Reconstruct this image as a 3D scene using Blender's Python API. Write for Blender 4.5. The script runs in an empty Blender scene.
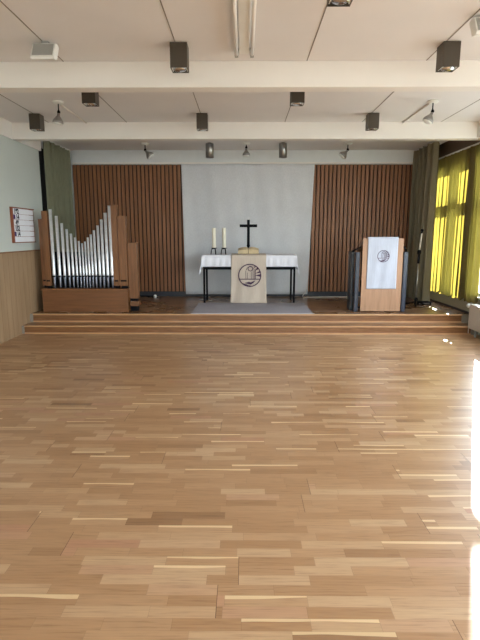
import bpy, bmesh, math, random
from mathutils import Vector, Matrix
random.seed(7)
S = bpy.context.scene
C = S.collection
PI = math.pi

# ------------------------------------------------------------------ materials
def srgb(r, g, b):
    f = lambda c: (c/255/12.92) if c/255 <= .04045 else ((c/255+.055)/1.055)**2.4
    return (f(r), f(g), f(b), 1)

def newmat(name):
    m = bpy.data.materials.new(name); m.use_nodes = True
    nt = m.node_tree
    b = nt.nodes['Principled BSDF']
    return m, nt, b

class N:
    """tiny node helper"""
    def __init__(s, nt): s.nt = nt
    def new(s, t, **kw):
        n = s.nt.nodes.new(t)
        for k, v in kw.items(): setattr(n, k, v)
        return n
    def link(s, a, b): s.nt.links.new(a, b)
    def put(s, sock, v):
        if hasattr(v, 'is_linked') or isinstance(v, bpy.types.NodeSocket): s.link(v, sock)
        else: sock.default_value = v
    def m(s, op, a, b=0.0, c=None):
        n = s.new('ShaderNodeMath', operation=op)
        s.put(n.inputs[0], a); s.put(n.inputs[1], b)
        if c is not None: s.put(n.inputs[2], c)
        return n.outputs[0]
    def mix(s, f, a, b, mode='MIX'):
        n = s.new('ShaderNodeMix', data_type='RGBA', blend_type=mode)
        s.put(n.inputs[0], f); s.put(n.inputs[6], a); s.put(n.inputs[7], b)
        return n.outputs[2]
    def xyz(s, x, y, z):
        n = s.new('ShaderNodeCombineXYZ')
        s.put(n.inputs[0], x); s.put(n.inputs[1], y); s.put(n.inputs[2], z)
        return n.outputs[0]
    def white(s, v):
        n = s.new('ShaderNodeTexWhiteNoise', noise_dimensions='3D'); s.link(v, n.inputs['Vector'])
        return n.outputs['Value'], n.outputs['Color']
    def noise(s, v, scale, detail=2, rough=.5):
        n = s.new('ShaderNodeTexNoise'); s.link(v, n.inputs['Vector'])
        n.inputs['Scale'].default_value = scale; n.inputs['Detail'].default_value = detail
        n.inputs['Roughness'].default_value = rough
        return n.outputs['Fac']
    def ramp(s, f, stops, interp='LINEAR'):
        n = s.new('ShaderNodeValToRGB'); s.link(f, n.inputs[0]); r = n.color_ramp; r.interpolation = interp
        while len(r.elements) < len(stops): r.elements.new(.5)
        for e, (p, c) in zip(r.elements, stops): e.position = p; e.color = c
        return n.outputs[0]
    def pos(s):
        return s.new('ShaderNodeNewGeometry').outputs['Position']
    def sep(s, v):
        n = s.new('ShaderNodeSeparateXYZ'); s.link(v, n.inputs[0]); return n.outputs
    def scale(s, v, t):
        n = s.new('ShaderNodeVectorMath', operation='MULTIPLY'); s.link(v, n.inputs[0]); n.inputs[1].default_value = t
        return n.outputs[0]
    def bump(s, h, strength, dist=.01):
        n = s.new('ShaderNodeBump'); s.link(h, n.inputs['Height'])
        n.inputs['Strength'].default_value = strength; n.inputs['Distance'].default_value = dist
        return n.outputs[0]

def plain(name, col, rough=.6, metal=0, var=.06, scale=6, bump=0, bscale=60, spec=.5, stretch=(1, 1, 1)):
    m, nt, b = newmat(name); n = N(nt)
    p = n.new('ShaderNodeTexCoord').outputs['Object']
    f = n.noise(n.scale(p, stretch), scale, 3)
    lo = tuple(c*(1-var) for c in col[:3])+(1,); hi = tuple(min(1, c*(1+var)) for c in col[:3])+(1,)
    nt.links.new(n.ramp(f, [(.3, lo), (.7, hi)]), b.inputs['Base Color'])
    b.inputs['Roughness'].default_value = rough; b.inputs['Metallic'].default_value = metal
    b.inputs['Specular IOR Level'].default_value = spec
    if bump:
        nt.links.new(n.bump(n.noise(n.scale(p, stretch), bscale, 2), bump, .004), b.inputs['Normal'])
    return m

def wood(name, c1, c2, axis='Z', rough=.4, scale=9, spec=.5):
    m, nt, b = newmat(name); n = N(nt)
    p = n.new('ShaderNodeTexCoord').outputs['Object']
    st = {'Z': (6, 6, .5), 'X': (.5, 6, 6), 'Y': (6, .5, 6)}[axis]
    f = n.noise(n.scale(p, st), scale, 5, .6)
    nt.links.new(n.ramp(f, [(.3, c1), (.7, c2)]), b.inputs['Base Color'])
    b.inputs['Roughness'].default_value = rough; b.inputs['Specular IOR Level'].default_value = spec
    return m

def parquet(name, tones, row=.066, board=2.2, gloss=(.26, .4), L0=.24, L1=.26, sap=True, spec=.5):
    m, nt, b = newmat(name); n = N(nt)
    P = n.pos(); X, Y, Z = n.sep(P)
    yr = n.m('DIVIDE', Y, row)
    r = n.m('FLOOR', yr)
    fr = n.m('SUBTRACT', yr, r)
    br = n.m('FLOOR', n.m('DIVIDE', n.m('ADD', r, .5), 3.0))
    rb, _ = n.white(n.xyz(br, 3.3, 1.7))
    xb = n.m('DIVIDE', n.m('ADD', X, n.m('MULTIPLY', rb, board*3)), board)
    bi = n.m('FLOOR', xb); fb = n.m('SUBTRACT', xb, bi)
    rr, _ = n.white(n.xyz(r, 9.1, bi))
    rl, _ = n.white(n.xyz(r, 4.7, bi))
    L = n.m('ADD', L0, n.m('MULTIPLY', rl, L1))
    xs = n.m('DIVIDE', n.m('ADD', X, n.m('MULTIPLY', rr, 3.0)), L)
    si = n.m('FLOOR', xs); fs = n.m('SUBTRACT', xs, si)
    cell = n.xyz(si, r, bi)
    w, wc = n.white(cell)
    w2, _ = n.white(n.xyz(n.m('ADD', si, 31.7), r, bi))
    col = n.ramp(w, tones)
    # grain running along X
    off = n.new('ShaderNodeVectorMath', operation='ADD')
    nt.links.new(n.scale(P, (3.0, 60, 1)), off.inputs[0]); nt.links.new(n.scale(wc, (40, 40, 0)), off.inputs[1])
    g = n.noise(off.outputs[0], 1.6, 5, .62)
    col = n.mix(.8, col, n.ramp(g, [(.3, (.66, .6, .55, 1)), (.46, (.96, .95, .94, 1)), (.7, (1.12, 1.11, 1.08, 1))]), 'MULTIPLY')
    if sap:
        # pale sapwood streak down one edge of a few staves
        wob = n.m('MULTIPLY', n.m('SUBTRACT', n.noise(P, 2.0, 1), .5), .8)
        edge = n.m('GREATER_THAN', n.m('ADD', fr, wob), .74)
        on = n.m('GREATER_THAN', w2, .91)
        col = n.mix(n.m('MULTIPLY', n.m('MULTIPLY', edge, on), .6), col, srgb(240, 212, 166))
    # joints
    jr = n.m('LESS_THAN', n.m('MULTIPLY', fr, row), .0012)
    js = n.m('LESS_THAN', n.m('MULTIPLY', fs, L), .0016)
    jb = n.m('LESS_THAN', n.m('MULTIPLY', fb, board), .0032)
    j = n.m('MINIMUM', n.m('ADD', n.m('ADD', n.m('MULTIPLY', jr, .25), n.m('MULTIPLY', js, .4)), jb), 1.0)
    col = n.mix(n.m('MULTIPLY', j, .75), col, srgb(70, 42, 22))
    nt.links.new(col, b.inputs['Base Color'])
    rg = n.noise(P, 1.3, 3)
    nt.links.new(n.m('ADD', gloss[0], n.m('MULTIPLY', rg, gloss[1]-gloss[0])), b.inputs['Roughness'])
    b.inputs['Specular IOR Level'].default_value = spec
    # every stave sits a hair out of level so reflections break up
    h = n.m('ADD', n.m('MULTIPLY', g, .12), n.m('MULTIPLY', j, -.5))
    nt.links.new(n.bump(h, .12, .002), b.inputs['Normal'])
    return m

def curtain_mat(name, dif, tra, k):
    m, nt, b = newmat(name); n = N(nt)
    nt.nodes.remove(b)
    P = n.new('ShaderNodeTexCoord').outputs['Object']
    f = n.noise(n.scale(P, (30, 30, 4)), 3, 3)
    d = n.new('ShaderNodeBsdfDiffuse'); t = n.new('ShaderNodeBsdfTranslucent')
    nt.links.new(n.ramp(f, [(.3, tuple(c*.85 for c in dif[:3])+(1,)), (.7, dif)]), d.inputs[0])
    t.inputs[0].default_value = tra
    mx = n.new('ShaderNodeMixShader'); mx.inputs[0].default_value = k
    nt.links.new(d.outputs[0], mx.inputs[1]); nt.links.new(t.outputs[0], mx.inputs[2])
    nt.links.new(mx.outputs[0], nt.nodes['Material Output'].inputs[0])
    return m

def glass_mat():
    m, nt, b = newmat('window_glass'); n = N(nt); nt.nodes.remove(b)
    t = n.new('ShaderNodeBsdfTransparent'); g = n.new('ShaderNodeBsdfGlossy'); g.inputs['Roughness'].default_value = .02
    t.inputs[0].default_value = (.96, .98, .97, 1)
    mx = n.new('ShaderNodeMixShader'); mx.inputs[0].default_value = .06
    nt.links.new(t.outputs[0], mx.inputs[1]); nt.links.new(g.outputs[0], mx.inputs[2])
    nt.links.new(mx.outputs[0], nt.nodes['Material Output'].inputs[0])
    return m

def linen(name, c, var=.1, sc=(60, 60, 5), rough=.9, bump=.3):
    m, nt, b = newmat(name); n = N(nt)
    P = n.new('ShaderNodeTexCoord').outputs['Object']
    f = n.noise(n.scale(P, sc), 1.5, 4, .7); f2 = n.noise(P, 2.5, 3)
    a = n.ramp(f, [(.3, tuple(x*(1-var) for x in c[:3])+(1,)), (.7, c)])
    a = n.mix(.5, a, n.ramp(f2, [(.3, (.9, .9, .9, 1)), (.7, (1.04, 1.04, 1.04, 1))]), 'MULTIPLY')
    nt.links.new(a, b.inputs['Base Color'])
    b.inputs['Roughness'].default_value = rough; b.inputs['Specular IOR Level'].default_value = .15
    nt.links.new(n.bump(f, bump, .004), b.inputs['Normal'])
    return m

M = {}
M['floor'] = parquet('oak_parquet', [(0, srgb(146, 110, 78)), (.05, srgb(166, 127, 91)), (.45, srgb(174, 136, 100)), (.75, srgb(180, 143, 107)), (.95, srgb(192, 159, 124)), (1, srgb(176, 130, 100))])
M['stage'] = parquet('stage_boards', [(0, srgb(108, 80, 58)), (.5, srgb(130, 98, 72)), (1, srgb(148, 114, 86))], row=.07, sap=False, gloss=(.22, .34))
M['step'] = parquet('step_boards', [(0, srgb(138, 98, 66)), (.5, srgb(154, 112, 78)), (1, srgb(170, 128, 92))], row=.07, sap=False, gloss=(.25, .35))
M['riser'] = wood('riser_wood', srgb(116, 76, 44), srgb(150, 104, 66), 'X', .35)
M['nosing'] = wood('nosing_wood', srgb(186, 142, 98), srgb(206, 164, 122), 'X', .3)
M['ceiling'] = plain('ceiling_paint', srgb(230, 226, 224), .85, var=.02, scale=1.5, bump=.05)
M['beam'] = plain('beam_paint', srgb(236, 231, 224), .7, var=.015, scale=2)
M['fascia'] = plain('fascia_paint', srgb(222, 224, 224), .7, var=.02)
M['wall'] = plain('mint_wall_paint', srgb(200, 206, 200), .8, var=.02, scale=2)
M['wall_r'] = plain('right_wall_paint', srgb(170, 166, 146), .8, var=.03, scale=2)
M['lintel_shade'] = plain('lintel_shade_brown', srgb(112, 94, 80), .8, var=.05, scale=2)  # shade under the ceiling put into the colour as dark brown
M['white'] = plain('white_lacquer', srgb(235, 235, 230), .4, var=.02)
M['frame'] = plain('window_frame_paint', srgb(200, 200, 190), .5, var=.03)
M['grey'] = plain('grey_metal_paint', srgb(165, 165, 160), .5, var=.04)
M['seam'] = plain('seam_strip', srgb(140, 130, 120), .7, var=.08)
M['cable_w'] = plain('white_cable', srgb(220, 214, 204), .5, var=.03)
M['black'] = plain('black_iron', srgb(14, 14, 19), .8, var=.1, spec=.2)
M['navy'] = plain('dark_navy_metal', srgb(20, 24, 36), .35, var=.1)
M['navy2'] = plain('grey_blue_metal', srgb(44, 50, 66), .35, var=.1)
M['brown_box'] = plain('bronze_housing', srgb(76, 68, 58), .45, metal=.3, var=.06, scale=14)
M['chrome'] = plain('chrome', srgb(225, 225, 225), .12, metal=1, var=.03)
M['alu'] = plain('brushed_steel', srgb(160, 158, 155), .3, metal=.9, var=.06)
M['pipe'] = plain('tin_pipe', srgb(235, 236, 240), .35, metal=.55, var=.07, scale=5, stretch=(1, 1, 3))
M['pipe_foot'] = plain('tin_pipe_foot', srgb(150, 155, 170), .35, metal=1, var=.08)
M['organ'] = wood('organ_wood', srgb(112, 72, 40), srgb(142, 94, 56), 'Z', .4, 5)
M['organ2'] = wood('organ_case_wood', srgb(108, 68, 38), srgb(132, 86, 50), 'X', .4, 4)
M['slat'] = wood('slat_wood', srgb(124, 80, 48), srgb(154, 102, 64), 'Z', .5, 2)
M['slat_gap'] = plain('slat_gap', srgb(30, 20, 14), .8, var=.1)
M['wains'] = wood('wainscot_veneer', srgb(150, 122, 92), srgb(172, 144, 112), 'Z', .45, 1.6)
M['wains_cap'] = wood('wainscot_cap', srgb(120, 84, 56), srgb(150, 110, 76), 'Y', .5)
M['textile'] = linen('wall_textile', srgb(226, 226, 229), .16, (60, 60, 22))
M['cloth'] = linen('white_cloth', srgb(238, 238, 246), .05, (20, 20, 20))
M['runner'] = linen('beige_linen', srgb(212, 196, 180), .12, (50, 50, 4))
M['lectern_cloth'] = linen('pale_linen', srgb(198, 202, 216), .14, (50, 50, 4))
M['purple'] = plain('purple_stitching', srgb(72, 44, 74), .8, var=.15, scale=30)
M['lect'] = wood('lectern_veneer', srgb(160, 120, 90), srgb(182, 140, 108), 'Z', .45, 5)
M['rug'] = linen('rug_wool', srgb(176, 172, 180), .22, (40, 40, 40), bump=.8)
M['rug_edge'] = linen('rug_binding', srgb(186, 184, 190), .1, (40, 40, 40))
M['wax'] = plain('candle_wax', srgb(240, 234, 214), .5, var=.02)
M['wick'] = plain('wick', srgb(30, 25, 20), .9)
M['page'] = plain('book_pages', srgb(208, 188, 150), .8, var=.08, scale=20)
M['leather'] = plain('book_stand_wood', srgb(96, 72, 52), .6)
M['green_cur'] = curtain_mat('olive_green_curtain', srgb(136, 135, 112), srgb(120, 120, 90), .08)
M['brown_cur'] = curtain_mat('brown_olive_curtain', srgb(142, 133, 112), srgb(110, 100, 70), .06)
M['yel_cur'] = curtain_mat('thin_yellow_olive_curtain', srgb(104, 92, 66), srgb(200, 178, 74), .22)
M['glass'] = glass_mat()
M['board_wood'] = wood('hymn_board_wood', srgb(120, 62, 38), srgb(150, 84, 54), 'Z', .5)
M['card'] = plain('number_card', srgb(240, 241, 246), .6, var=.03)
M['ink'] = plain('card_ink', srgb(34, 34, 52), .7)
M['ink_purple'] = plain('purple_card', srgb(66, 44, 100), .7)
M['rad'] = plain('radiator_enamel', srgb(196, 188, 180), .45, var=.03)
M['lawn'] = plain('paved_ground_outside', srgb(134, 132, 126), .9, var=.15, scale=1)
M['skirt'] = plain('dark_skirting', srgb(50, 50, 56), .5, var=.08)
M['step_end'] = plain('grey_step_end', srgb(150, 142, 130), .6)

# ------------------------------------------------------------------ mesh helpers
class MB:
    def __init__(s): s.bm = bmesh.new()
    def box(s, x0, x1, y0, y1, z0, z1, bev=0, rot=None, smooth=False):
        r = bmesh.ops.create_cube(s.bm, size=1)
        vs = r['verts']
        c = Vector(((x0+x1)/2, (y0+y1)/2, (z0+z1)/2)); d = (abs(x1-x0), abs(y1-y0), abs(z1-z0))
        for v in vs: v.co = Vector((v.co.x*d[0], v.co.y*d[1], v.co.z*d[2]))
        if bev:
            es = list({e for v in vs for e in v.link_edges})
            rb = bmesh.ops.bevel(s.bm, geom=es, offset=bev, segments=2, affect='EDGES', profile=.5)
            vs = rb['verts']
            vs = list({v for v in vs} )
        if rot is not None:
            for v in vs: v.co = rot @ v.co
        for v in vs: v.co += c
        return s
    def lathe(s, prof, seg=20, origin=(0, 0, 0), mat=None):
        """prof: list of (radius, z)"""
        o = Vector(origin); rings = []
        for r, z in prof:
            ring = []
            for k in range(seg):
                a = 2*PI*k/seg
                p = Vector((r*math.cos(a), r*math.sin(a), z))
                if mat is not None: p = mat @ p
                ring.append(s.bm.verts.new(p+o))
            rings.append(ring)
        for a, b in zip(rings, rings[1:]):
            for k in range(seg):
                f = s.bm.faces.new((a[k], a[(k+1) % seg], b[(k+1) % seg], b[k])); f.smooth = True
        if prof[0][0] > 1e-6: s.bm.faces.new(list(reversed(rings[0])))
        if prof[-1][0] > 1e-6: s.bm.faces.new(rings[-1])
        return s
    def tube(s, pts, r, seg=8):
        pts = [Vector(p) for p in pts]; rings = []
        up = Vector((0, 0, 1))
        for i, p in enumerate(pts):
            a = pts[max(i-1, 0)]; b = pts[min(i+1, len(pts)-1)]
            t = (b-a).normalized()
            u = t.cross(up)
            if u.length < .05: u = t.cross(Vector((0, 1, 0)))
            u.normalize(); w = u.cross(t).normalized()
            rr = r[i] if isinstance(r, (list, tuple)) else r
            rings.append([s.bm.verts.new(p+u*rr*math.cos(2*PI*k/seg)+w*rr*math.sin(2*PI*k/seg)) for k in range(seg)])
        for a, b in zip(rings, rings[1:]):
            for k in range(seg):
                f = s.bm.faces.new((a[k], a[(k+1) % seg], b[(k+1) % seg], b[k])); f.smooth = True
        s.bm.faces.new(list(reversed(rings[0]))); s.bm.faces.new(rings[-1])
        return s
    def grid(s, nu, nv, fn, smooth=True):
        V = [[s.bm.verts.new(fn(i/nu, j/nv)) for j in range(nv+1)] for i in range(nu+1)]
        for i in range(nu):
            for j in range(nv):
                f = s.bm.faces.new((V[i][j], V[i+1][j], V[i+1][j+1], V[i][j+1])); f.smooth = smooth
        return s
    def prism(s, pts, y0, y1):
        """polygon in XZ extruded along Y"""
        a = [s.bm.verts.new((x, y0, z)) for x, z in pts]; b = [s.bm.verts.new((x, y1, z)) for x, z in pts]
        s.bm.faces.new(a); s.bm.faces.new(list(reversed(b)))
        for i in range(len(pts)):
            j = (i+1) % len(pts); s.bm.faces.new((a[j], a[i], b[i], b[j]))
        return s
    def prismYZ(s, pts, x0, x1):
        """polygon in YZ extruded along X"""
        a = [s.bm.verts.new((x0, y, z)) for y, z in pts]; b = [s.bm.verts.new((x1, y, z)) for y, z in pts]
        s.bm.faces.new(a); s.bm.faces.new(list(reversed(b)))
        for i in range(len(pts)):
            j = (i+1) % len(pts); s.bm.faces.new((a[j], a[i], b[i], b[j]))
        return s
    def build(s, name, m, parent=None, thick=0, thick_off=0):
        bmesh.ops.recalc_face_normals(s.bm, faces=s.bm.faces)
        me = bpy.data.meshes.new(name); s.bm.to_mesh(me); s.bm.free()
        for mm in (m if isinstance(m, (list, tuple)) else [m]): me.materials.append(mm)
        o = bpy.data.objects.new(name, me); C.objects.link(o)
        if parent is not None: o.parent = parent
        if thick:
            sm = o.modifiers.new('thickness', 'SOLIDIFY'); sm.thickness = thick; sm.offset = thick_off
        return o

def thing(name, label, cat, loc=(0, 0, 0), rz=0, group=None):
    o = bpy.data.objects.new(name, None); C.objects.link(o)
    o.location = loc; o.rotation_euler = (0, 0, rz); o['label'] = label; o['category'] = cat
    o.empty_display_size = .1
    if group: o['group'] = group
    return o
def tag(o, label, cat, group=None):
    o['label'] = label; o['category'] = cat
    if group: o['group'] = group
    return o
def struct(name, mb, m):
    o = mb.build(name, m); o['kind'] = 'structure'; return o
def dup(root, loc, label, rz=None):
    r = root.copy(); C.objects.link(r); r.location = loc; r['label'] = label
    if rz is not None: r.rotation_euler = (0, 0, rz)
    for ch in list(root.children):
        c = ch.copy(); C.objects.link(c); c.parent = r
        for g in list(ch.children):
            d = g.copy(); C.objects.link(d); d.parent = c
    return r

# ------------------------------------------------------------------ room numbers
XL, XR = -3.65, 3.82
ZC, ZB = 3.33, 3.08
YB = 10.45
SY, SZ = 8.03, .28          # stage front edge, stage height
Y0 = -4.0
B1, B2 = 5.22, 7.88         # front faces of the beams

# floor, ceiling
struct('floor', MB().box(XL-.6, XR+.4, Y0-.3, YB+.3, -.12, 0), M['floor'])
struct('ceiling', MB().box(XL-.6, XR+.4, Y0-.3, YB+.3, ZC, ZC+.15), M['ceiling'])
def beam(n, y, w=.17): struct('trim_%d' % n, MB().box(XL-.2, XR+.2, y, y+w, ZB, ZC, .006), M['beam'])
beam(1, B1); beam(2, B2); beam(3, 2.56, .17); beam(4, -.1, .17)
struct('trim_5', MB().box(-3.56, 3.66, YB-.07, YB, 3.055, ZC), M['fascia'])          # header over the back wall
struct('trim_6', MB().box(-3.56, 3.66, YB-.09, YB-.07, 3.055, 3.085), M['beam'])
struct('trim_7', MB().box(XL-.02, XL+.02, Y0, 8.95, ZB, ZC), M['beam'])   # left side fascia
struct('trim_8', MB().box(3.62, XR+.1, Y0, B2, ZB, ZC), M['beam'])          # right side beam
# seams between ceiling boards
k = 9
for x in (-3.05, -1.83, -.63, .63, 1.83, 3.05):
    struct('trim_%d' % k, MB().box(x-.0045, x+.0045, Y0, B1, ZC-.004, ZC), M['seam']); k += 1
    struct('trim_%d' % k, MB().box(x-.0045, x+.0045, B1+.17, B2, ZC-.004, ZC), M['seam']); k += 1

# left wall and wainscot
struct('wall_left', MB().box(XL-.2, XL, Y0, 8.88, -.1, ZB), M['wall'])
struct('wall_left_upper', MB().box(XL-.2, XL-.02, Y0, 8.97, ZB+.002, ZC), M['wall'])
wm = MB(); wm.box(XL, XL+.012, Y0, 8.88, 0, 1.325)
y = Y0+.0
struct('trim_%d' % k, wm, M['wains']); k += 1
wg = MB()
yy = 8.7
while yy > 3:
    wg.box(XL+.0121, XL+.0135, yy-.002, yy+.002, 0, 1.32); yy -= .16
struct('trim_%d' % k, wg, M['wains_cap']); k += 1
struct('trim_%d' % k, MB().box(XL, XL+.022, Y0, 8.88, 1.325, 1.345), M['wains_cap']); k += 1
# alcove left beside the stage, its shade put into a near-black wall colour
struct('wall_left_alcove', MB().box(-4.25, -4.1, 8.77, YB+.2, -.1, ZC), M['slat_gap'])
struct('wall_back', MB().box(-4.25, XR+.3, YB, YB+.2, -.1, ZC), M['fascia'])
# rear wall behind the camera with broad windows
rw = MB()
rw.box(XL-.2, XR+.2, Y0-.2, Y0, -.1, .9); rw.box(XL-.2, XR+.2, Y0-.2, Y0, 2.9, ZC)
for a, b_ in ((XL-.2, -3.2), (-.25, .25), (3.2, XR+.2)): rw.box(a, b_, Y0-.2, Y0, .9, 2.9)
struct('wall_rear', rw, M['wall'])

# right wall with window openings: (y0, y1, z0, z1)
WT = 3.86      # inner face at XR, glass plane at WT
wr = MB()
XO = XR+.14
openings = [(-3.2, -.4, .62, 2.95), (0.0, 2.4, .62, 2.95), (2.75, 5.15, .62, 2.95), (5.45, 8.12, .62, 2.95), (8.5, 10.15, .545, 2.86)]
yprev = Y0-.2
for (a, b_, z0, z1) in openings:
    wr.box(XR, XO, yprev, a, -.1, ZC); wr.box(XR, XO, a, b_, -.1, z0); wr.box(XR, XO, a, b_, z1, ZC); yprev = b_
wr.box(XR, XO, yprev, YB+.2, -.1, ZC)
struct('wall_right', wr, M['wall_r'])
struct('trim_%d' % k, MB().box(XR-.012, XR, B2+.17, YB, 3.03, ZC), M['lintel_shade']); k += 1  # strip above the curtain rail, coloured as shaded wall
struct('trim_%d' % k, MB().box(XR-.02, XR, SY+.0, YB, SZ, SZ+.035), M['skirt']); k += 1

def window(n, a, b_, z0, z1, mull, trans, wall='right'):
    w = thing('window_%d' % n, '', '', (0, 0, 0)); del w['label']; del w['category']; w['kind'] = 'structure'
    f = MB(); t = .05; X0, X1 = XR+.03, XR+.09
    if wall == 'right': bx = lambda y0, y1, c0, c1: f.box(X0, X1, y0, y1, c0, c1)
    else: bx = lambda y0, y1, c0, c1: f.box(y0, y1, Y0-.12, Y0-.06, c0, c1)
    bx(a, b_, z0, z0+t); bx(a, b_, z1-t, z1); bx(a, a+t, z0, z1); bx(b_-t, b_, z0, z1)
    for y_, wd in mull: bx(y_-wd/2, y_+wd/2, z0, z1)
    for z_, wd in trans: bx(a, b_, z_-wd/2, z_+wd/2)
    f.build('window_frame', M['frame'], w)
    g = MB()
    if wall == 'right': g.box(XR+.057, XR+.063, a, b_, z0, z1)
    else: g.box(a, b_, Y0-.093, Y0-.087, z0, z1)
    g.build('pane', M['glass'], w)
    if wall == 'right': MB().box(XR-.04, XR+.03, a-.02, b_+.02, z0-.035, z0-.005).build('window_sill', M['white'], w) if n < 5 else None
window(1, *openings[0], [(-1.8, .08)], [(2.12, .1)])
window(2, *openings[1], [(1.2, .08)], [(2.12, .1)])
window(3, *openings[2], [(3.95, .08)], [(2.12, .1)])
window(4, *openings[3], [(6.65, .08)], [(2.12, .1)])
window(5, *openings[4], [(9.22, .22)], [(2.15, .16)])
window(6, -3.2, -.25, .9, 2.9, [(-1.7, .08)], [], 'rear')
window(7, .25, 3.2, .9, 2.9, [(1.7, .08)], [], 'rear')
struct('ground', MB().box(-40, 60, -40, 60, -.6, -.45), M['lawn'])

# ------------------------------------------------------------------ stage steps
NY1, NZ1 = 7.70, .137
struct('floor_step', MB().box(XL, 3.72, NY1+.02, SY+.1, 0, NZ1-.022), M['riser'])
struct('floor_step_tread', MB().box(XL, 3.72, NY1+.03, SY+.05, NZ1-.021, NZ1), M['step'])
struct('floor_step_nosing', MB().box(XL, 3.72, NY1, NY1+.03, NZ1-.022, NZ1, .004), M['nosing'])
struct('floor_stage', MB().box(XL, XR, SY+.03, YB, NZ1, SZ-.022), M['riser'])
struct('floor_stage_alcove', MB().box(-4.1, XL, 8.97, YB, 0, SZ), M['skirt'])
struct('floor_stage_boards', MB().box(XL, XR, SY+.03, YB, SZ-.021, SZ), M['stage'])
struct('floor_stage_nosing', MB().box(XL+.03, 3.7, SY, SY+.03, SZ-.024, SZ, .004), M['nosing'])
struct('floor_stage_strip', MB().box(XL+.03, 3.7, SY+.014, SY+.03, NZ1, NZ1+.02), M['nosing'])
struct('floor_step_strip', MB().box(XL, 3.72, NY1+.004, NY1+.02, 0, .02), M['nosing'])
struct('floor_step_end', MB().box(3.70, XR, NY1, SY+.03, 0, NZ1-.001), M['step_end'])
struct('floor_stage_end', MB().box(3.69, XR, SY+.0, SY+.03, NZ1, SZ-.001), M['step_end'])
struct('floor_step_end_left', MB().box(XL+.013, XL+.05, NY1-.012, NY1-.001, 0, NZ1), M['step_end'])
struct('floor_stage_end_left', MB().box(XL+.013, XL+.06, SY-.012, SY-.001, NZ1+.001, SZ), M['step_end'])

# ------------------------------------------------------------------ back wall: slats and textile
def slat_panel(name, x0, x1):
    b = MB(); b.box(x0, x1, YB-.012, YB, SZ+.1, 3.045)
    o1 = b.build('backing', M['slat_gap'])
    s = MB(); n = round((x1-x0)/.0855); p = (x1-x0)/n
    for i in range(n):
        dz = 0
        s.box(x0+i*p+.011, x0+(i+1)*p-.011, YB-.04, YB-.012, SZ+.11, 3.045, .004)
    o = s.build('slats', M['slat'])
    r = thing(name, '', ''); del r['label']; del r['category']; r['kind'] = 'structure'
    o.parent = r; o1.parent = r
slat_panel('wall_back_panel_left', -3.6, -1.24)
slat_panel('wall_back_panel_right', 1.34, 3.8)
struct('baseboard_back', MB().box(-3.6, XR, YB-.03, YB, SZ, SZ+.10), M['skirt'])

wh = thing('wall_hanging', 'large pale grey woven textile hanging behind the altar table', 'wall hanging', (.09, YB-.06, SZ))
def whf(u, v):
    z = .05+2.74*v; v2 = 1-v; x0 = -1.405+.05*v2; x1 = 1.375-.085*v2; x = x0+(x1-x0)*u
    return Vector((x, .012*math.sin(x*5.2+.6*z)+.006*math.sin(x*17+z*2), z))
MB().grid(90, 30, whf).build('fabric', M['textile'], wh, .006, 0)
MB().box(-1.4, 1.4, -.02, .02, 2.785, 2.80).build('hanging_rail', M['alu'], wh)

# ------------------------------------------------------------------ curtains
def curtain(name, label, x, ya, yb, ztop, zbot, m, amp, per, seed, rail=None, scallop=0, flare=.2, thick=.004):
    rnd = random.Random(seed)
    L = yb-ya; n = int(L/per*14)
    ph = [rnd.uniform(0, 6.28) for _ in range(4)]
    t = thing(name, label, 'curtain', (x, (ya+yb)/2, zbot))
    def fn(u, v):
        y = ya+L*u
        w = math.sin(2*PI*y/per+1.1*math.sin(2*PI*y/(per*3.7)+ph[0])+ph[1])
        w = math.copysign(abs(w)**1.0, w)
        w2 = math.sin(2*PI*y/(per*2.3)+ph[2]+.4*v)
        a = amp*(.75+flare*(1-v))
        z0 = zbot+scallop*(.5+.5*math.sin(2*PI*y/(per*1.0)+ph[3]))
        z = z0+(ztop-z0)*v
        return Vector((a*w+amp*.35*w2, y-(ya+yb)/2+.01*math.sin(9*v+y*30), z-zbot))
    MB().grid(n, 26, fn).build('fabric', m, t)
    if rail:
        xr, rz = rail
        MB().box(xr-.012, xr+.012, -L/2, L/2, rz-zbot-.008, rz-zbot+.014).build('curtain_rail', M['white'], t)
    return t
curtain('curtain', 'olive green pleated curtain on the left, behind the organ pipes', -3.60, 8.98, 10.34, 3.29, SZ+.03, M['green_cur'], .055, .115, 1, rail=(.0, 3.31))
curtain('curtain', 'dark brown olive gathered curtain beside the right slatted panelling', 3.55, 9.3, 10.36, 3.29, SZ+.02, M['brown_cur'], .08, .11, 2, rail=(0, 3.31))
curtain('curtain', 'sunlit yellow curtain drawn across the right window by the stage', 3.735, 7.70, 9.95, 3.02, .495, M['yel_cur'], .034, .15, 5, rail=(0, 3.035), scallop=.07)

# ------------------------------------------------------------------ organ
org = thing('pipe_organ', 'small wooden pipe organ with v-shaped row of silver pipes', 'organ', (-2.76, 8.3, SZ))
ox, oy, oz = -2.76, 8.3, SZ
def ob(mb_args, name, m, parent=org, bev=.004):
    x0, x1, y0, y1, z0, z1 = mb_args
    return MB().box(x0-ox, x1-ox, y0-oy, y1-oy, z0-oz, z1-oz, bev).build(name, m, parent)
ob((-3.50, -2.02, 8.25, 8.85, SZ+.0, .66), 'case', M['organ2'])
ob((-3.52, -2.0, 8.24, 8.36, .66, .685), 'windchest_top', M['organ'])
ob((-3.33, -2.26, 8.36, 8.40, .69, .875), 'shadow_board', M['black'])
tops = [(50.2, 207), (56, 215), (61, 222), (65.6, 228.5), (69.7, 233), (73.6, 237), (77.2, 240.5), (80.4, 243),
        (83.4, 241), (86.4, 237), (89.6, 234), (93, 230), (96.9, 225), (100.8, 219), (105, 212), (109.5, 204)]
heights = [2.03, 1.92, 1.80, 1.70, 1.625, 1.56, 1.50, 1.46, 1.49, 1.56, 1.61, 1.68, 1.76, 1.86, 1.97, 2.09]
xs = []
for (px, py) in tops: xs.append((px-243.6)/480*8.17)
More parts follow.
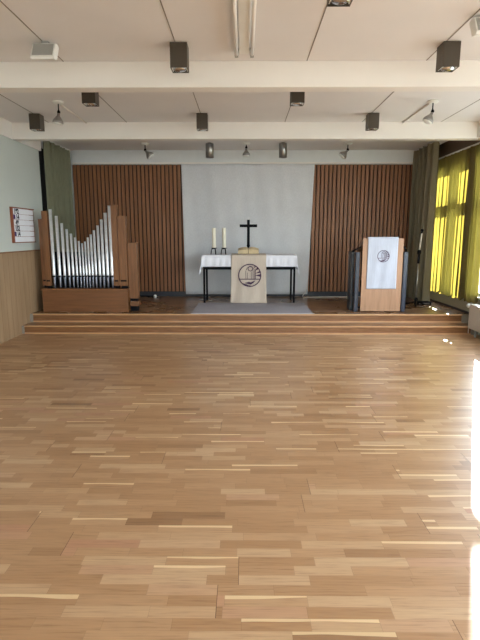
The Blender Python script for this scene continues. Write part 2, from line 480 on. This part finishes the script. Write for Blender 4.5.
for i, (x, h) in enumerate(zip(xs, heights)):
    r = .0165+.0115*(h-1.46)/.6
    zm = .875
    b = MB().lathe([(r*.99, zm+.03), (r, zm+.05), (r, h), (r*.86, h), (r*.86, h-.05)], 18, (x-ox, 8.31-oy, -oz))
    p = b.build('metal_pipe', M['pipe'], org)
    MB().lathe([(.008, .686), (.013, .70), (r, zm), (r, zm+.03)], 18, (x-ox, 8.31-oy, -oz)).build('pipe_foot', M['pipe_foot'], p)
    MB().box(x-ox-r*.62, x-ox+r*.62, 8.31-oy-r*1.04, 8.31-oy-r*.6, zm+.005-oz, zm+.032-oz).build('pipe_mouth', M['black'], p)
ob((-3.33, -2.26, 8.35, 8.37, .885, .91), 'rack_rail', M['navy2'], bev=0)
def wpipe(x0, x1, yf, ztop, zb=.70, mouth=True):
    p = ob((x0, x1, yf, yf+.13, zb+.03, ztop), 'wooden_pipe', M['organ'])
    MB().box((x0+.02)-ox, (x1-.02)-ox, yf+.02-oy, yf+.11-oy, zb-.015-oz, zb+.03-oz).build('pipe_block', M['black'], p)
    if mouth:
        MB().box((x0+.018)-ox, (x1-.018)-ox, yf-.004-oy, yf-.0-oy, .805-oz, .83-oz).build('pipe_mouth', M['black'], p)
wpipe(-3.53, -3.445, 8.36, 1.87)
wpipe(-3.44, -3.345, 8.29, 2.0)
wpipe(-2.26, -2.16, 8.29, 2.10)
wpipe(-2.155, -2.02, 8.30, 1.92)
wpipe(-2.015, -1.86, 8.36, 1.47, .47, False)
ob((-2.0, -1.85, 8.33, 8.5, .37, .455), 'side_block', M['organ2'])
ob((-1.99, -1.87, 8.35, 8.48, SZ, .37), 'side_foot', M['black'])
ob((-3.44, -2.1, 8.7, 8.76, .685, 1.3), 'shade_panel', M['black'])  # black sheet put in as the shade seen between the pipes

# ------------------------------------------------------------------ emblem for cloths
def emblem(parent, cx, cz, y, R, name='emblem'):
    b = MB(); T = .0025
    def arc(r0, r1, a0, a1, n=24, ox_=0, oz_=0):
        for i in range(n):
            p, q = a0+(a1-a0)*i/n, a0+(a1-a0)*(i+1)/n
            b.prism([(cx+ox_+r0*math.cos(p), cz+oz_+r0*math.sin(p)), (cx+ox_+r1*math.cos(p), cz+oz_+r1*math.sin(p)),
                     (cx+ox_+r1*math.cos(q), cz+oz_+r1*math.sin(q)), (cx+ox_+r0*math.cos(q), cz+oz_+r0*math.sin(q))], y-T, y)
    arc(R*.915, R, 0, 2*PI, 48)
    b.prism([(cx-R*.92, cz-R*.36), (cx+R*.92, cz-R*.36), (cx+R*.92, cz-R*.29), (cx-R*.92, cz-R*.29)], y-T, y)
    # dark hull below the line
    b.prism([(cx-R*.45, cz-R*.66), (cx+.1*R, cz-R*.8), (cx+R*.35, cz-R*.62), (cx+R*.5, cz-R*.42), (cx+R*.1, cz-R*.6), (cx-R*.1, cz-R*.56)], y-T, y)
    b.prism([(cx-R*.75, cz-R*.62), (cx-R*.4, cz-R*.86), (cx+R*.3, cz-R*.94), (cx+R*.0, cz-R*.86), (cx-R*.4, cz-R*.74)], y-T, y)
    # rays at the right
    for a0, a1, r0 in ((.62, .82, .62), (.25, .42, .5), (-.12, .12, .45), (.98, 1.1, .7)):
        b.prism([(cx+R*r0*math.cos((a0+a1)/2), cz+R*r0*math.sin((a0+a1)/2)), (cx+R*.93*math.cos(a0), cz+R*.93*math.sin(a0)),
                 (cx+R*.93*math.cos(a1), cz+R*.93*math.sin(a1))], y-T, y)
    b.prism([(cx+R*.42, cz-R*.3), (cx+R*.5, cz-R*.3), (cx+R*.5, cz+R*.5), (cx+R*.42, cz+R*.55)], y-T, y)
    # domed tops and fine uprights
    arc(R*.17, R*.23, 0, 2*PI, 16, R*.05, R*.58)
    arc(R*.3, R*.34, .3, PI-.1, 12, R*.02, R*.42)
    for xx, z1 in ((-.35, .4), (-.2, .25), (.12, .3), (.28, .45)):
        b.prism([(cx+R*xx, cz-R*.3), (cx+R*(xx+.035), cz-R*.3), (cx+R*(xx+.02), cz+R*z1), (cx+R*(xx-.01), cz+R*z1)], y-T, y)
    return b.build(name, M['purple'], parent)

# ------------------------------------------------------------------ altar table
AX, AY = .10, 9.58      # centre
HT = 1.215               # table top
al = thing('altar_table', 'altar table with slim black metal legs under white cloth', 'table', (AX, AY, SZ))
for sx in (-1, 1):
    for sy in (-1, 1):
        x = sx*(.875 if sy < 0 else .86); yy = sy*.24
        MB().box(x-.019, x+.019, yy-.019, yy+.019, 0, HT-SZ-.05, .002).build('leg', M['black'], al)
MB().box(-.9, .9, -.27, .27, HT-SZ-.04, HT-SZ-.002, .004).build('tabletop', M['leather'], al)
ap = MB()
for sy in (-1, 1): ap.box(-.85, .85, sy*.24-.015, sy*.24+.015, HT-SZ-.275, HT-SZ-.24)
for sx in (-1, 1): ap.box(sx*.868-.012, sx*.868+.012, -.22, .22, HT-SZ-.275, HT-SZ-.24)
ap.build('apron', M['black'], al)

tc = thing('tablecloth', 'white cloth draped over the altar table with hanging corners', 'tablecloth', (AX, AY, SZ))
def clothf(u, v):
    # a rectangular sheet laid over the box: outside the top it falls down
    hx, hy = .90, .285; ex, ey = .28, .225
    x = (u*2-1)*(hx+ex); yy = (v*2-1)*(hy+ey)
    dx = max(0, abs(x)-hx); dy = max(0, abs(yy)-hy)
    px = math.copysign(min(abs(x), hx), x); py = math.copysign(min(abs(yy), hy), yy)
    d = max(dx, dy)+.4*min(dx, dy)
    z = HT-SZ+.006-d
    w = .014*math.sin(x*30+2*math.sin(x*4))*min(1, dy/.1)
    if dx > 0: px += math.copysign(.012+.02*math.sin(yy*20)*min(1, dx/.1)*.4+.05*dx, x)
    if dy > 0: py += math.copysign(.012, yy)+math.copysign(w, yy)
    if dx > 0 and dy > 0: px += math.copysign(.03*min(dx, dy)/.2, x); py += math.copysign(.03*min(dx, dy)/.2, yy)
    return Vector((px, py, z))
MB().grid(120, 40, clothf).build('fabric', M['cloth'], tc, .003, 1)

rn = thing('altar_runner', 'beige linen altar runner with round purple emblem hanging in front', 'altar cloth', (.09, AY, SZ))
def runf(u, v):
    L = .58+.93; s = v*L
    x = (u-.5)*.67
    if s < .58: yy, z = .27-s, HT-SZ+.014
    else:
        d = s-.58; yy, z = -.322, HT-SZ+.010-d
        x *= 1+.05*(d/.9)**2
        yy += -.002+.012*math.sin(x*26+d*3)*min(1, d/.2)*(.15+d)*.7 + .012*math.sin(x*11-1)*d; yy = max(yy, -.338)
    return Vector((x, yy, z))
MB().grid(36, 50, runf).build('fabric', M['runner'], rn, .004, 0)
emblem(rn, .02, .555, -.342, .222)

# candles and holders
def candle_set():
    h = thing('candle_holder', 'black iron three-legged holder of the left candle', 'candle holder', (-.585, AY-.12, HT+.008), 0, 'candle holders on the altar')
    MB().lathe([(.052, .118), (.058, .122), (.058, .13), (.045, .132)], 20).build('drip_plate', M['black'], h)
    for kx in range(3):
        a = -PI/2+PI/6+kx*2*PI/3
        c, s_ = math.cos(a), math.sin(a)
        MB().tube([(c*r_, s_*r_, z_) for r_, z_ in ((.006, .112), (.03, .114), (.05, .095), (.055, .05), (.062, .004))], .009, 8).build('leg', M['black'], h)
    c = thing('candle', 'tall ivory candle on the left iron holder', 'candle', (-.585, AY-.12, HT+.1405), 0, 'candles on the altar')
    MB().lathe([(.034, 0), (.036, .004), (.036, .374), (.031, .381), (.012, .376)], 24).build('wax', M['wax'], c)
    MB().tube([(0, 0, .37), (.002, 0, .392), (.006, 0, .398)], .003, 6).build('wick', M['wick'], c)
    return h, c
h1, c1 = candle_set()
dup(h1, (-.388, AY-.12, HT+.008), 'black iron three-legged holder of the candle nearer the cross')
dup(c1, (-.388, AY-.12, HT+.1405), 'tall ivory candle nearer the cross')

# open book on a low stand, cross behind it
bk = thing('open_book', 'thick open book with yellowed pages lying in front of the black cross', 'book', (.085, AY-.16, HT+.016))
MB().box(-.215, .215, -.08, .09, .0, .012, .003).build('cover', M['leather'], bk)
for sx in (-1, 1):
    pts = [(0.004, .012), (.04, .012), (.2, .012), (.2, .078), (.12, .094), (.05, .098), (.004, .085)]
    # wedge leaning: page blocks, high at the back
    b = MB()
    bm = b.bm
    fr = [bm.verts.new((sx*x, -.075, .012+(z-.012)*.95)) for x, z in pts]; bk_ = [bm.verts.new((sx*x, .085, .012+(z-.012)*1.5)) for x, z in pts]
    bm.faces.new(fr); bm.faces.new(list(reversed(bk_)))
    for i in range(len(pts)):
        j = (i+1) % len(pts); bm.faces.new((fr[j], fr[i], bk_[i], bk_[j]))
    b.build('page_block', M['page'], bk)

cr = thing('altar_cross', 'black standing cross on the altar behind the open book', 'cross', (.085, AY+.05, HT+.016))
MB().box(-.10, .10, -.06, .06, 0, .03, .004).build('base', M['black'], cr)
MB().lathe([(.05, .03), (.045, .06), (.03, .10), (.022, .13), (.034, .16), (.02, .2)], 16).build('stem', M['black'], cr)
MB().box(-.027, .027, -.014, .014, .17, .665, .004).build('upright', M['black'], cr)
MB().box(-.172, .172, -.0155, .0155, .52, .575, .004).build('crossbar', M['black'], cr)

# rug
rg = thing('rug', 'grey rug with pale border lying in front of the altar table', 'rug', (.14, 8.69, SZ))
MB().box(-1.03, 1.03, -.62, .605, .0, .012, .003).build('pile', M['rug'], rg)
MB().box(-1.04, 1.04, -.65, -.62, 0, .011).build('border', M['rug_edge'], rg)
MB().box(-1.04, 1.04, .605, .62, .0, .0125).build('border', M['rug_edge'], rg)

# ------------------------------------------------------------------ lectern
LX, LY = 2.365, 8.28
le = thing('lectern', 'light veneer lectern with dark side posts at right of stage', 'lectern', (LX, LY, SZ))
MB().box(-.345, .345, -.015, .012, .015, 1.26, .003).build('front_panel', M['lect'], le)
MB().prismYZ([(.012, 1.18), (.44, 1.02), (.44, 1.05), (.012, 1.265)], -.34, .34).build('reading_top', M['lect'], le)
MB().box(-.34, .34, .02, .4, .55, .57).build('shelf', M['lect'], le)
for sx in (-1, 1):
    MB().box(sx*.41-.034, sx*.41+.034, .03, .10, 0, 1.03, .006).build('side_post', M['navy2'], le)
    MB().box(sx*.465-.03, sx*.465+.03, .16, .38, 0, 1.03, .006).build('side_panel', M['navy'], le)
    MB().tube([(sx*.47, .25, 1.03), (sx*.45, .15, 1.06), (sx*.40, .06, 1.10), (sx*.36, .03, 1.12)], .014, 8).build('side_rail', M['black'], le)
MB().box(-.44, .44, .11, .15, .04, .08).build('cross_rail', M['navy'], le)
lc = thing('lectern_cloth', 'pale bluish linen cloth with small round emblem on lectern front', 'cloth', (LX, LY, SZ))
def lcf(u, v):
    s = v*(.87+.3); x = (u-.5)*.51-.012
    if s < .3: yy = .27-s; z = 1.282-(yy)*.5
    else:
        d = s-.3; yy = -.026; z = 1.275-d
        yy += .004*math.sin(x*30+d*4)*min(1, d*3)
    if s >= .3: z = min(z, 1.275)
    else: yy = yy
    return Vector((x+.005, yy, z))
MB().grid(30, 46, lcf).build('fabric', M['lectern_cloth'], lc, .003, 0)
emblem(lc, .005, .965, -.034, .102)

# ------------------------------------------------------------------ microphone stand
ms = thing('microphone_stand', 'slim grey microphone stand on stage before the brown curtain', 'microphone stand', (3.24, 9.0, SZ))
b = MB()
b.build('x', M['black']) if False else None
for a in (.2, 2.3, 4.4):
    MB().tube([(0, 0, .09), (.22*math.cos(a), .22*math.sin(a), .012)], .012, 8).build('leg', M['black'], ms)
MB().lathe([(.03, .05), (.03, .13), (.02, .16)], 14).build('hub', M['black'], ms)
MB().tube([(0, 0, .06), (0, 0, .86)], .016, 10).build('pole', M['alu'], ms)
MB().tube([(0, 0, .80), (.005, 0, .98)], .022, 10).build('sleeve', M['black'], ms)
MB().lathe([(.02, .96), (.036, .98), (.036, 1.03), (.02, 1.05)], 14, (.005, 0, 0)).build('clamp', M['black'], ms)
MB().tube([(.005, 0, 1.03), (.025, -.01, 1.36)], .014, 10).build('boom', M['cable_w'], ms)
MB().tube([(.025, -.01, 1.35), (.027, -.012, 1.40), (.028, -.012, 1.43)], [.016, .024, .02], 12).build('microphone', M['black'], ms)
fb = thing('floor_box', 'flat black stage box lying right of the microphone stand', 'stage box', (3.45, 9.22, SZ))
MB().box(-.14, .14, -.09, .09, 0, .055, .006).build('housing', M['black'], fb)
MB().box(-.10, .10, -.095, -.09, .015, .04).build('socket_strip', M['alu'], fb)
def cable(name, label, pts, m, r=.008):
    # smooth the path
    P = [Vector(p) for p in pts]; out = []
    for i in range(len(P)-1):
        p0, p1, p2, p3 = P[max(i-1, 0)], P[i], P[i+1], P[min(i+2, len(P)-1)]
        for t in [q/6 for q in range(6)]:
            out.append(.5*((2*p1)+(-p0+p2)*t+(2*p0-5*p1+4*p2-p3)*t*t+(-p0+3*p1-3*p2+p3)*t**3))
    out.append(P[-1])
    o = MB().tube(out, r, 8).build(name, m); tag(o, label, 'cable'); return o
cable('cable', 'white cable running along the floor below the right slatted panel', [(1.36, 10.33, SZ+.30), (1.33, 10.32, SZ+.12), (1.26, 10.28, SZ+.01), (1.42, 10.2, SZ+.009), (1.7, 10.25, SZ+.009), (2.3, 10.3, SZ+.009), (2.9, 10.25, SZ+.009)], M['cable_w'])
cable('cable', 'thin black cable curling between lectern and microphone stand', [(2.9, 8.6, SZ+.009), (3.0, 8.85, SZ+.009), (2.93, 9.1, SZ+.009), (3.1, 9.3, SZ+.009), (3.3, 9.35, SZ+.009), (3.33, 9.2, SZ+.009)], M['black'], .009)
cable('cable', 'black cable lying along the base of the left slatted panel', [(-2.25, 10.36, SZ+.012), (-2.0, 10.3, SZ+.012), (-1.93, 10.22, SZ+.012)], M['black'], .011)
pg = thing('plug', 'white plug lying on stage floor below the left slatted panel', 'plug', (-1.9, 10.17, SZ))
MB().lathe([(.026, 0), (.034, .006), (.034, .05), (.02, .062)], 16).build('plug_body', M['white'], pg)
MB().box(-.012, .012, -.045, -.03, .02, .035).build('plug_pin', M['chrome'], pg)

# ------------------------------------------------------------------ hymn board on left wall
hb = thing('hymn_board', 'framed board of white hymn number cards on the left wall', 'hymn board', (XL, 8.02, 1.475))
MB().box(.001, .025, -.40, .40, 0, .56, .002).build('backboard', M['board_wood'], hb)
fr = MB(); fr.box(.0251, .04, -.40, -.372, 0, .56); fr.box(.0251, .04, -.40, .40, .545, .56); fr.box(.0251, .04, -.40, .40, 0, .012)
fr.build('frame', M['board_wood'], hb)
def textmesh(s, size, name, m, parent, x, y, z):
    c = bpy.data.curves.new(name, 'FONT'); c.body = s; c.size = size; c.extrude = .0008; c.offset = .005
    o = bpy.data.objects.new(name, c); C.objects.link(o)
    bpy.context.view_layer.update()
    me = bpy.data.meshes.new_from_object(o.evaluated_get(bpy.context.evaluated_depsgraph_get()))
    bpy.data.objects.remove(o)
    R = Matrix(((0, 0, 1), (1, 0, 0), (0, 1, 0))).to_4x4()   # text x -> +Y, text y -> +Z, normal -> +X
    me.transform(Matrix.Translation((x, y, z)) @ R)
    me.materials.clear(); me.materials.append(m)
    t = bpy.data.objects.new(name, me); C.objects.link(t); t.parent = parent
    return t
rows = ['182', '#14', ' 48', '152', '#14', '']
for i, s in enumerate(rows):
    z0 = .015+(5-i)*.0885
    a = MB(); a.box(.026, .034, -.365, .20, z0-.001, z0+.083)
    crd = a.build('number_strip', M['card'], hb)
    MB().box(.026, .030, .21, .37, z0, z0+.080).build('end_card', M['card'], hb)
    if s.startswith('#'):
        MB().box(.0345, .0365, -.36, -.30, z0+.004, z0+.074).build('purple_card', M['ink_purple'], crd)
        textmesh(s[1:], .105, 'digits', M['ink'], crd, .036, -.275, z0+.003)
    elif s: textmesh(s, .105, 'digits', M['ink'], crd, .036, -.33, z0+.003)

# ------------------------------------------------------------------ radiator
rd = thing('radiator', 'pale panel radiator below the right window beside the steps', 'radiator', (3.62, 6.9, 0))
b = MB(); b.box(-.0, .018, -.78, .76, .12, .50, .005); b.box(.08, .098, -.78, .76, .12, .50, .005)
for i in range(26): b.box(-.005, .0, -.75+i*.0575, -.72+i*.0575, .15, .47)
b.build('panel', M['rad'], rd)
MB().box(0, .098, -.78, .76, .50, .512).build('grille', M['rad'], rd)
for yy in (-.6, .6):
    MB().box(.04, .06, yy-.015, yy+.015, 0, .13).build('foot', M['grey'], rd)
    MB().box(.0981, .199, yy-.03, yy+.03, .3, .33).build('wall_bracket', M['grey'], rd)
MB().lathe([(.022, 0), (.034, .01), (.036, .05), (.028, .075)], 16, (.03, .80, .47), Matrix.Rotation(-PI/2, 3, 'X')).build('thermostat_valve', M['white'], rd)
MB().tube([(.045, .82, 0), (.045, .82, .46)], .009, 8).build('supply_pipe', M['rad'], rd)

# ------------------------------------------------------------------ ceiling lamps
G = 'bronze box downlights on the ceiling'
def box_light(loc, label):
    t = thing('ceiling_downlight', label, 'ceiling light', loc, 0, G)   # origin at ceiling
    b = MB(); w = .078; H = .22; th = .006
    for (x0, x1, y0, y1) in ((-w, w, -w, -w+th), (-w, w, w-th, w), (-w, -w+th, -w+th, w-th), (w-th, w, -w+th, w-th)):
        b.box(x0, x1, y0, y1, -H, -.012)
    b.box(-w, w, -w, w, -.014, -.006)
    b.build('housing', M['brown_box'], t)
    MB().box(-w*.55, w*.55, -w*.55, w*.55, -.006, 0).build('mount', M['black'], t)
    MB().lathe([(.015, -.04), (.018, -.12), (.05, -.18), (.064, -.212), (.056, -.222), (.03, -.229), (.0001, -.231)], 20).build('lamp', M['chrome'], t)
    for sx in (-1, 1): MB().box(sx*.066-.003, sx*.066+.003, -.05, .05, -H+.004, -H+.05).build('reflector_fin', M['white'], t)
    return t
bl = box_light((-.60, 4.80, ZC), 'bronze box downlight left of the tube lamp, before the near beam')
for loc, lb in [((1.88, 4.80, ZC), 'bronze box downlight at upper right, before the near beam, beside the floodlight'),
                ((.63, 3.47, ZC), 'bronze box downlight cut by the top edge of the photo'),
                ((-1.81, 6.0, ZC), 'bronze box downlight between the beams, partly hidden, left of centre'),
                ((.62, 6.0, ZC), 'bronze box downlight between the beams, partly hidden, right of centre'),
                ((-3.03, 7.38, ZC), 'bronze box downlight before the far beam, nearest the left wall'),
                ((-.61, 7.38, ZC), 'bronze box downlight before the far beam, middle of its row'),
                ((1.86, 7.38, ZC), 'bronze box downlight before the far beam, right one of its row')]:
    dup(bl, loc, lb)

def spot(loc, label, tilt, rz, group, s=1.0, drop=.13):
    t = thing('spotlight', label, 'spotlight', loc, rz, group)
    MB().lathe([(.001, -.03*s), (.06*s, -.028*s), (.068*s, -.018*s), (.07*s, 0)], 24).build('ceiling_rose', M['white'], t)
    MB().tube([(0, 0, -.025*s), (0, 0, -drop)], .008*s, 8).build('stem', M['black'], t)
    MB().lathe([(.001, -drop-.03*s), (.02*s, -drop-.015*s), (.022*s, -drop), (.012*s, -drop+.02*s)], 14).build('joint', M['black'], t)
    R = Matrix.Rotation(tilt, 3, 'Y')
    hd = MB().lathe([(.018*s, 0), (.02*s, -.04*s), (.03*s, -.05*s), (.066*s, -.10*s), (.07*s, -.13*s), (.062*s, -.132*s)], 22, (0, 0, -drop-.01*s), R).build('lamp_head', M['alu'], t)
    MB().lathe([(.062*s, -.1325*s), (.05*s, -.145*s), (.0001, -.152*s)], 22, (0, 0, -drop-.01*s), R).build('bulb', M['white'], hd)
    return t
GS = 'spotlights on the ceiling'
spot((-2.45, 6.7, ZC), 'spotlight on white rose between the beams at left', .15, 0, GS)
spot((2.47, 6.7, ZC), 'spotlight on white rose between the beams at right', .45, 0, GS)
spot((-1.9, 9.62, ZC), 'small tilted spotlight behind the far beam on the left', -.75, 0, GS, 1.15, .12)
spot((1.98, 9.62, ZC), 'small tilted spotlight behind the far beam on the right', .75, 0, GS, 1.15, .12)
spot((.04, 9.62, ZC), 'small spotlight between the two steel cylinder lamps', 0, 0, GS, 1.05, .08)
for sx, w_ in ((-1, 'left'), (1, 'right')):
    o = MB().tube([(sx*2.46, 6.77, ZC-.011), (sx*2.46, B2, ZC-.011)], .011, 8).build('cable_conduit', M['cable_w'])
    tag(o, 'white cable conduit from the %s spotlight rose to the far beam' % w_, 'conduit')

def cyl(loc, label):
    t = thing('cylinder_downlight', label, 'ceiling light', loc, 0, 'steel cylinder downlights')
    MB().lathe([(.074, -.012), (.078, -.02), (.078, -.27), (.07, -.272), (.068, -.2), (.01, -.19)], 28).build('housing', M['alu'], t)
    MB().lathe([(.04, 0), (.04, -.012)], 20).build('mount', M['black'], t)
    return t
c_ = cyl((-.66, 9.6, ZC), 'brushed steel cylinder downlight left of centre behind the far beam')
dup(c_, (.74, 9.6, ZC), 'brushed steel cylinder downlight right of centre behind the far beam')

# fluorescent twin tube lamp
fl = thing('tube_lamp', 'white twin-tube fluorescent lamp at the top of the ceiling', 'ceiling light', (-.01, 4.17, ZC))
MB().box(-.04, .055, -.76, .75, -.045, 0, .006).build('body', M['white'], fl)
for x in (-.064, .082):
    MB().tube([(x, -.72, -.062), (x, .70, -.062)], .016, 14).build('tube', M['beam'], fl)
    for yy in (-.74, .72): MB().box(x-.017, x+.017, yy-.02, yy+.02, -.08, -.0, .003).build('socket', M['grey'], fl)
for yy in (-.74, .72): MB().box(-.085, .105, yy-.012, yy+.012, -.03, -.005).build('end_bridge', M['white'], fl)

def flood2(loc, label, lean=0):
    t = thing('floodlight', label, 'ceiling light', loc, 0, 'square grey ceiling floodlights')
    # body: shallow tilted box, face to the camera side
    fz = [(-.10, -.155), (-.03, -.025), (.02, -.02), (.05, -.04), (-.02, -.165), (-.09, -.175)]
    MB().prismYZ(fz, -.105, .105).build('housing', M['white'], t)
    b = MB(); bm = b.bm
    p0 = Vector((0, -.10, -.155)); p1 = Vector((0, -.03, -.025)); d = (p1-p0).normalized(); nrm = Vector((0, d.z*-1, d.y)).normalized()
    q = [p0+d*.012, p1-d*.012]
    a_ = []
    for off in (0.0005, .004):
        for x, pt in ((-.092, q[0]), (.092, q[0]), (.092, q[1]), (-.092, q[1])):
            v = pt+nrm*off; a_.append(bm.verts.new((x, v.y, v.z)))
    bm.faces.new(a_[:4]); bm.faces.new(a_[4:])
    for i in range(4): j = (i+1) % 4; bm.faces.new((a_[i], a_[j], a_[4+j], a_[4+i]))
    b.build('front_glass', M['grey'], t)
    MB().box(-.03, .03, -.02, .03, -.03, 0).build('bracket', M['grey'], t)
    return t
f_ = flood2((-1.81, 4.72, ZC), 'square grey floodlight at upper left of the ceiling')
dup(f_, (1.93, 4.22, ZC), 'square grey floodlight at upper right, cut by photo edge')

# ------------------------------------------------------------------ light
sd = Vector((-.47, -1, -.385)).normalized()
sun = bpy.data.lights.new('sun', 'SUN'); sun.energy = 20; sun.angle = math.radians(.6); sun.color = (1, .97, .93)
so = bpy.data.objects.new('sun', sun); C.objects.link(so)
so.rotation_euler = sd.to_track_quat('-Z', 'Y').to_euler(); so.location = (10, 20, 12)
w = bpy.data.worlds.new('sky'); S.world = w; w.use_nodes = True
nt = w.node_tree; n = N(nt)
bg = nt.nodes['Background']
tcn = n.new('ShaderNodeTexCoord'); z = n.sep(tcn.outputs['Generated'])[2]
col = n.ramp(n.m('ADD', n.m('MULTIPLY', z, .5), .5), [(.45, (.8, .86, .86, 1)), (.52, (.82, .92, 1, 1)), (.9, (.70, .82, 1, 1))])
nt.links.new(col, bg.inputs[0]); bg.inputs[1].default_value = 5.0
def portal(x, y, z, sx, sz, rot):
    l = bpy.data.lights.new('window_portal', 'AREA'); l.shape = 'RECTANGLE'; l.size = sx; l.size_y = sz
    l.cycles.is_portal = True
    o = bpy.data.objects.new('window_portal', l); C.objects.link(o); o.location = (x, y, z); o.rotation_euler = rot
for (a, b_, z0, z1) in openings:
    portal(XO+.01, (a+b_)/2, (z0+z1)/2, z1-z0, b_-a, (0, PI/2, 0))
for a, b_ in ((-3.2, -.25), (.25, 3.2)):
    portal((a+b_)/2, Y0-.21, 1.9, b_-a, 2.0, (PI/2, 0, 0))

# ------------------------------------------------------------------ camera
cam = bpy.data.cameras.new('camera'); cam.sensor_fit = 'HORIZONTAL'; cam.sensor_width = 36; cam.lens = 36
cam.clip_start = .05; cam.clip_end = 200
co = bpy.data.objects.new('camera', cam); C.objects.link(co)
co.location = (0, 0, 1.6)
co.rotation_euler = (math.radians(90-10.04), 0, math.radians(.48))
S.camera = co
S.view_settings.view_transform = 'Standard'; S.view_settings.look = 'None'
S.view_settings.gamma = 1; S.view_settings.use_curve_mapping = False
S.view_settings.exposure = 1.08
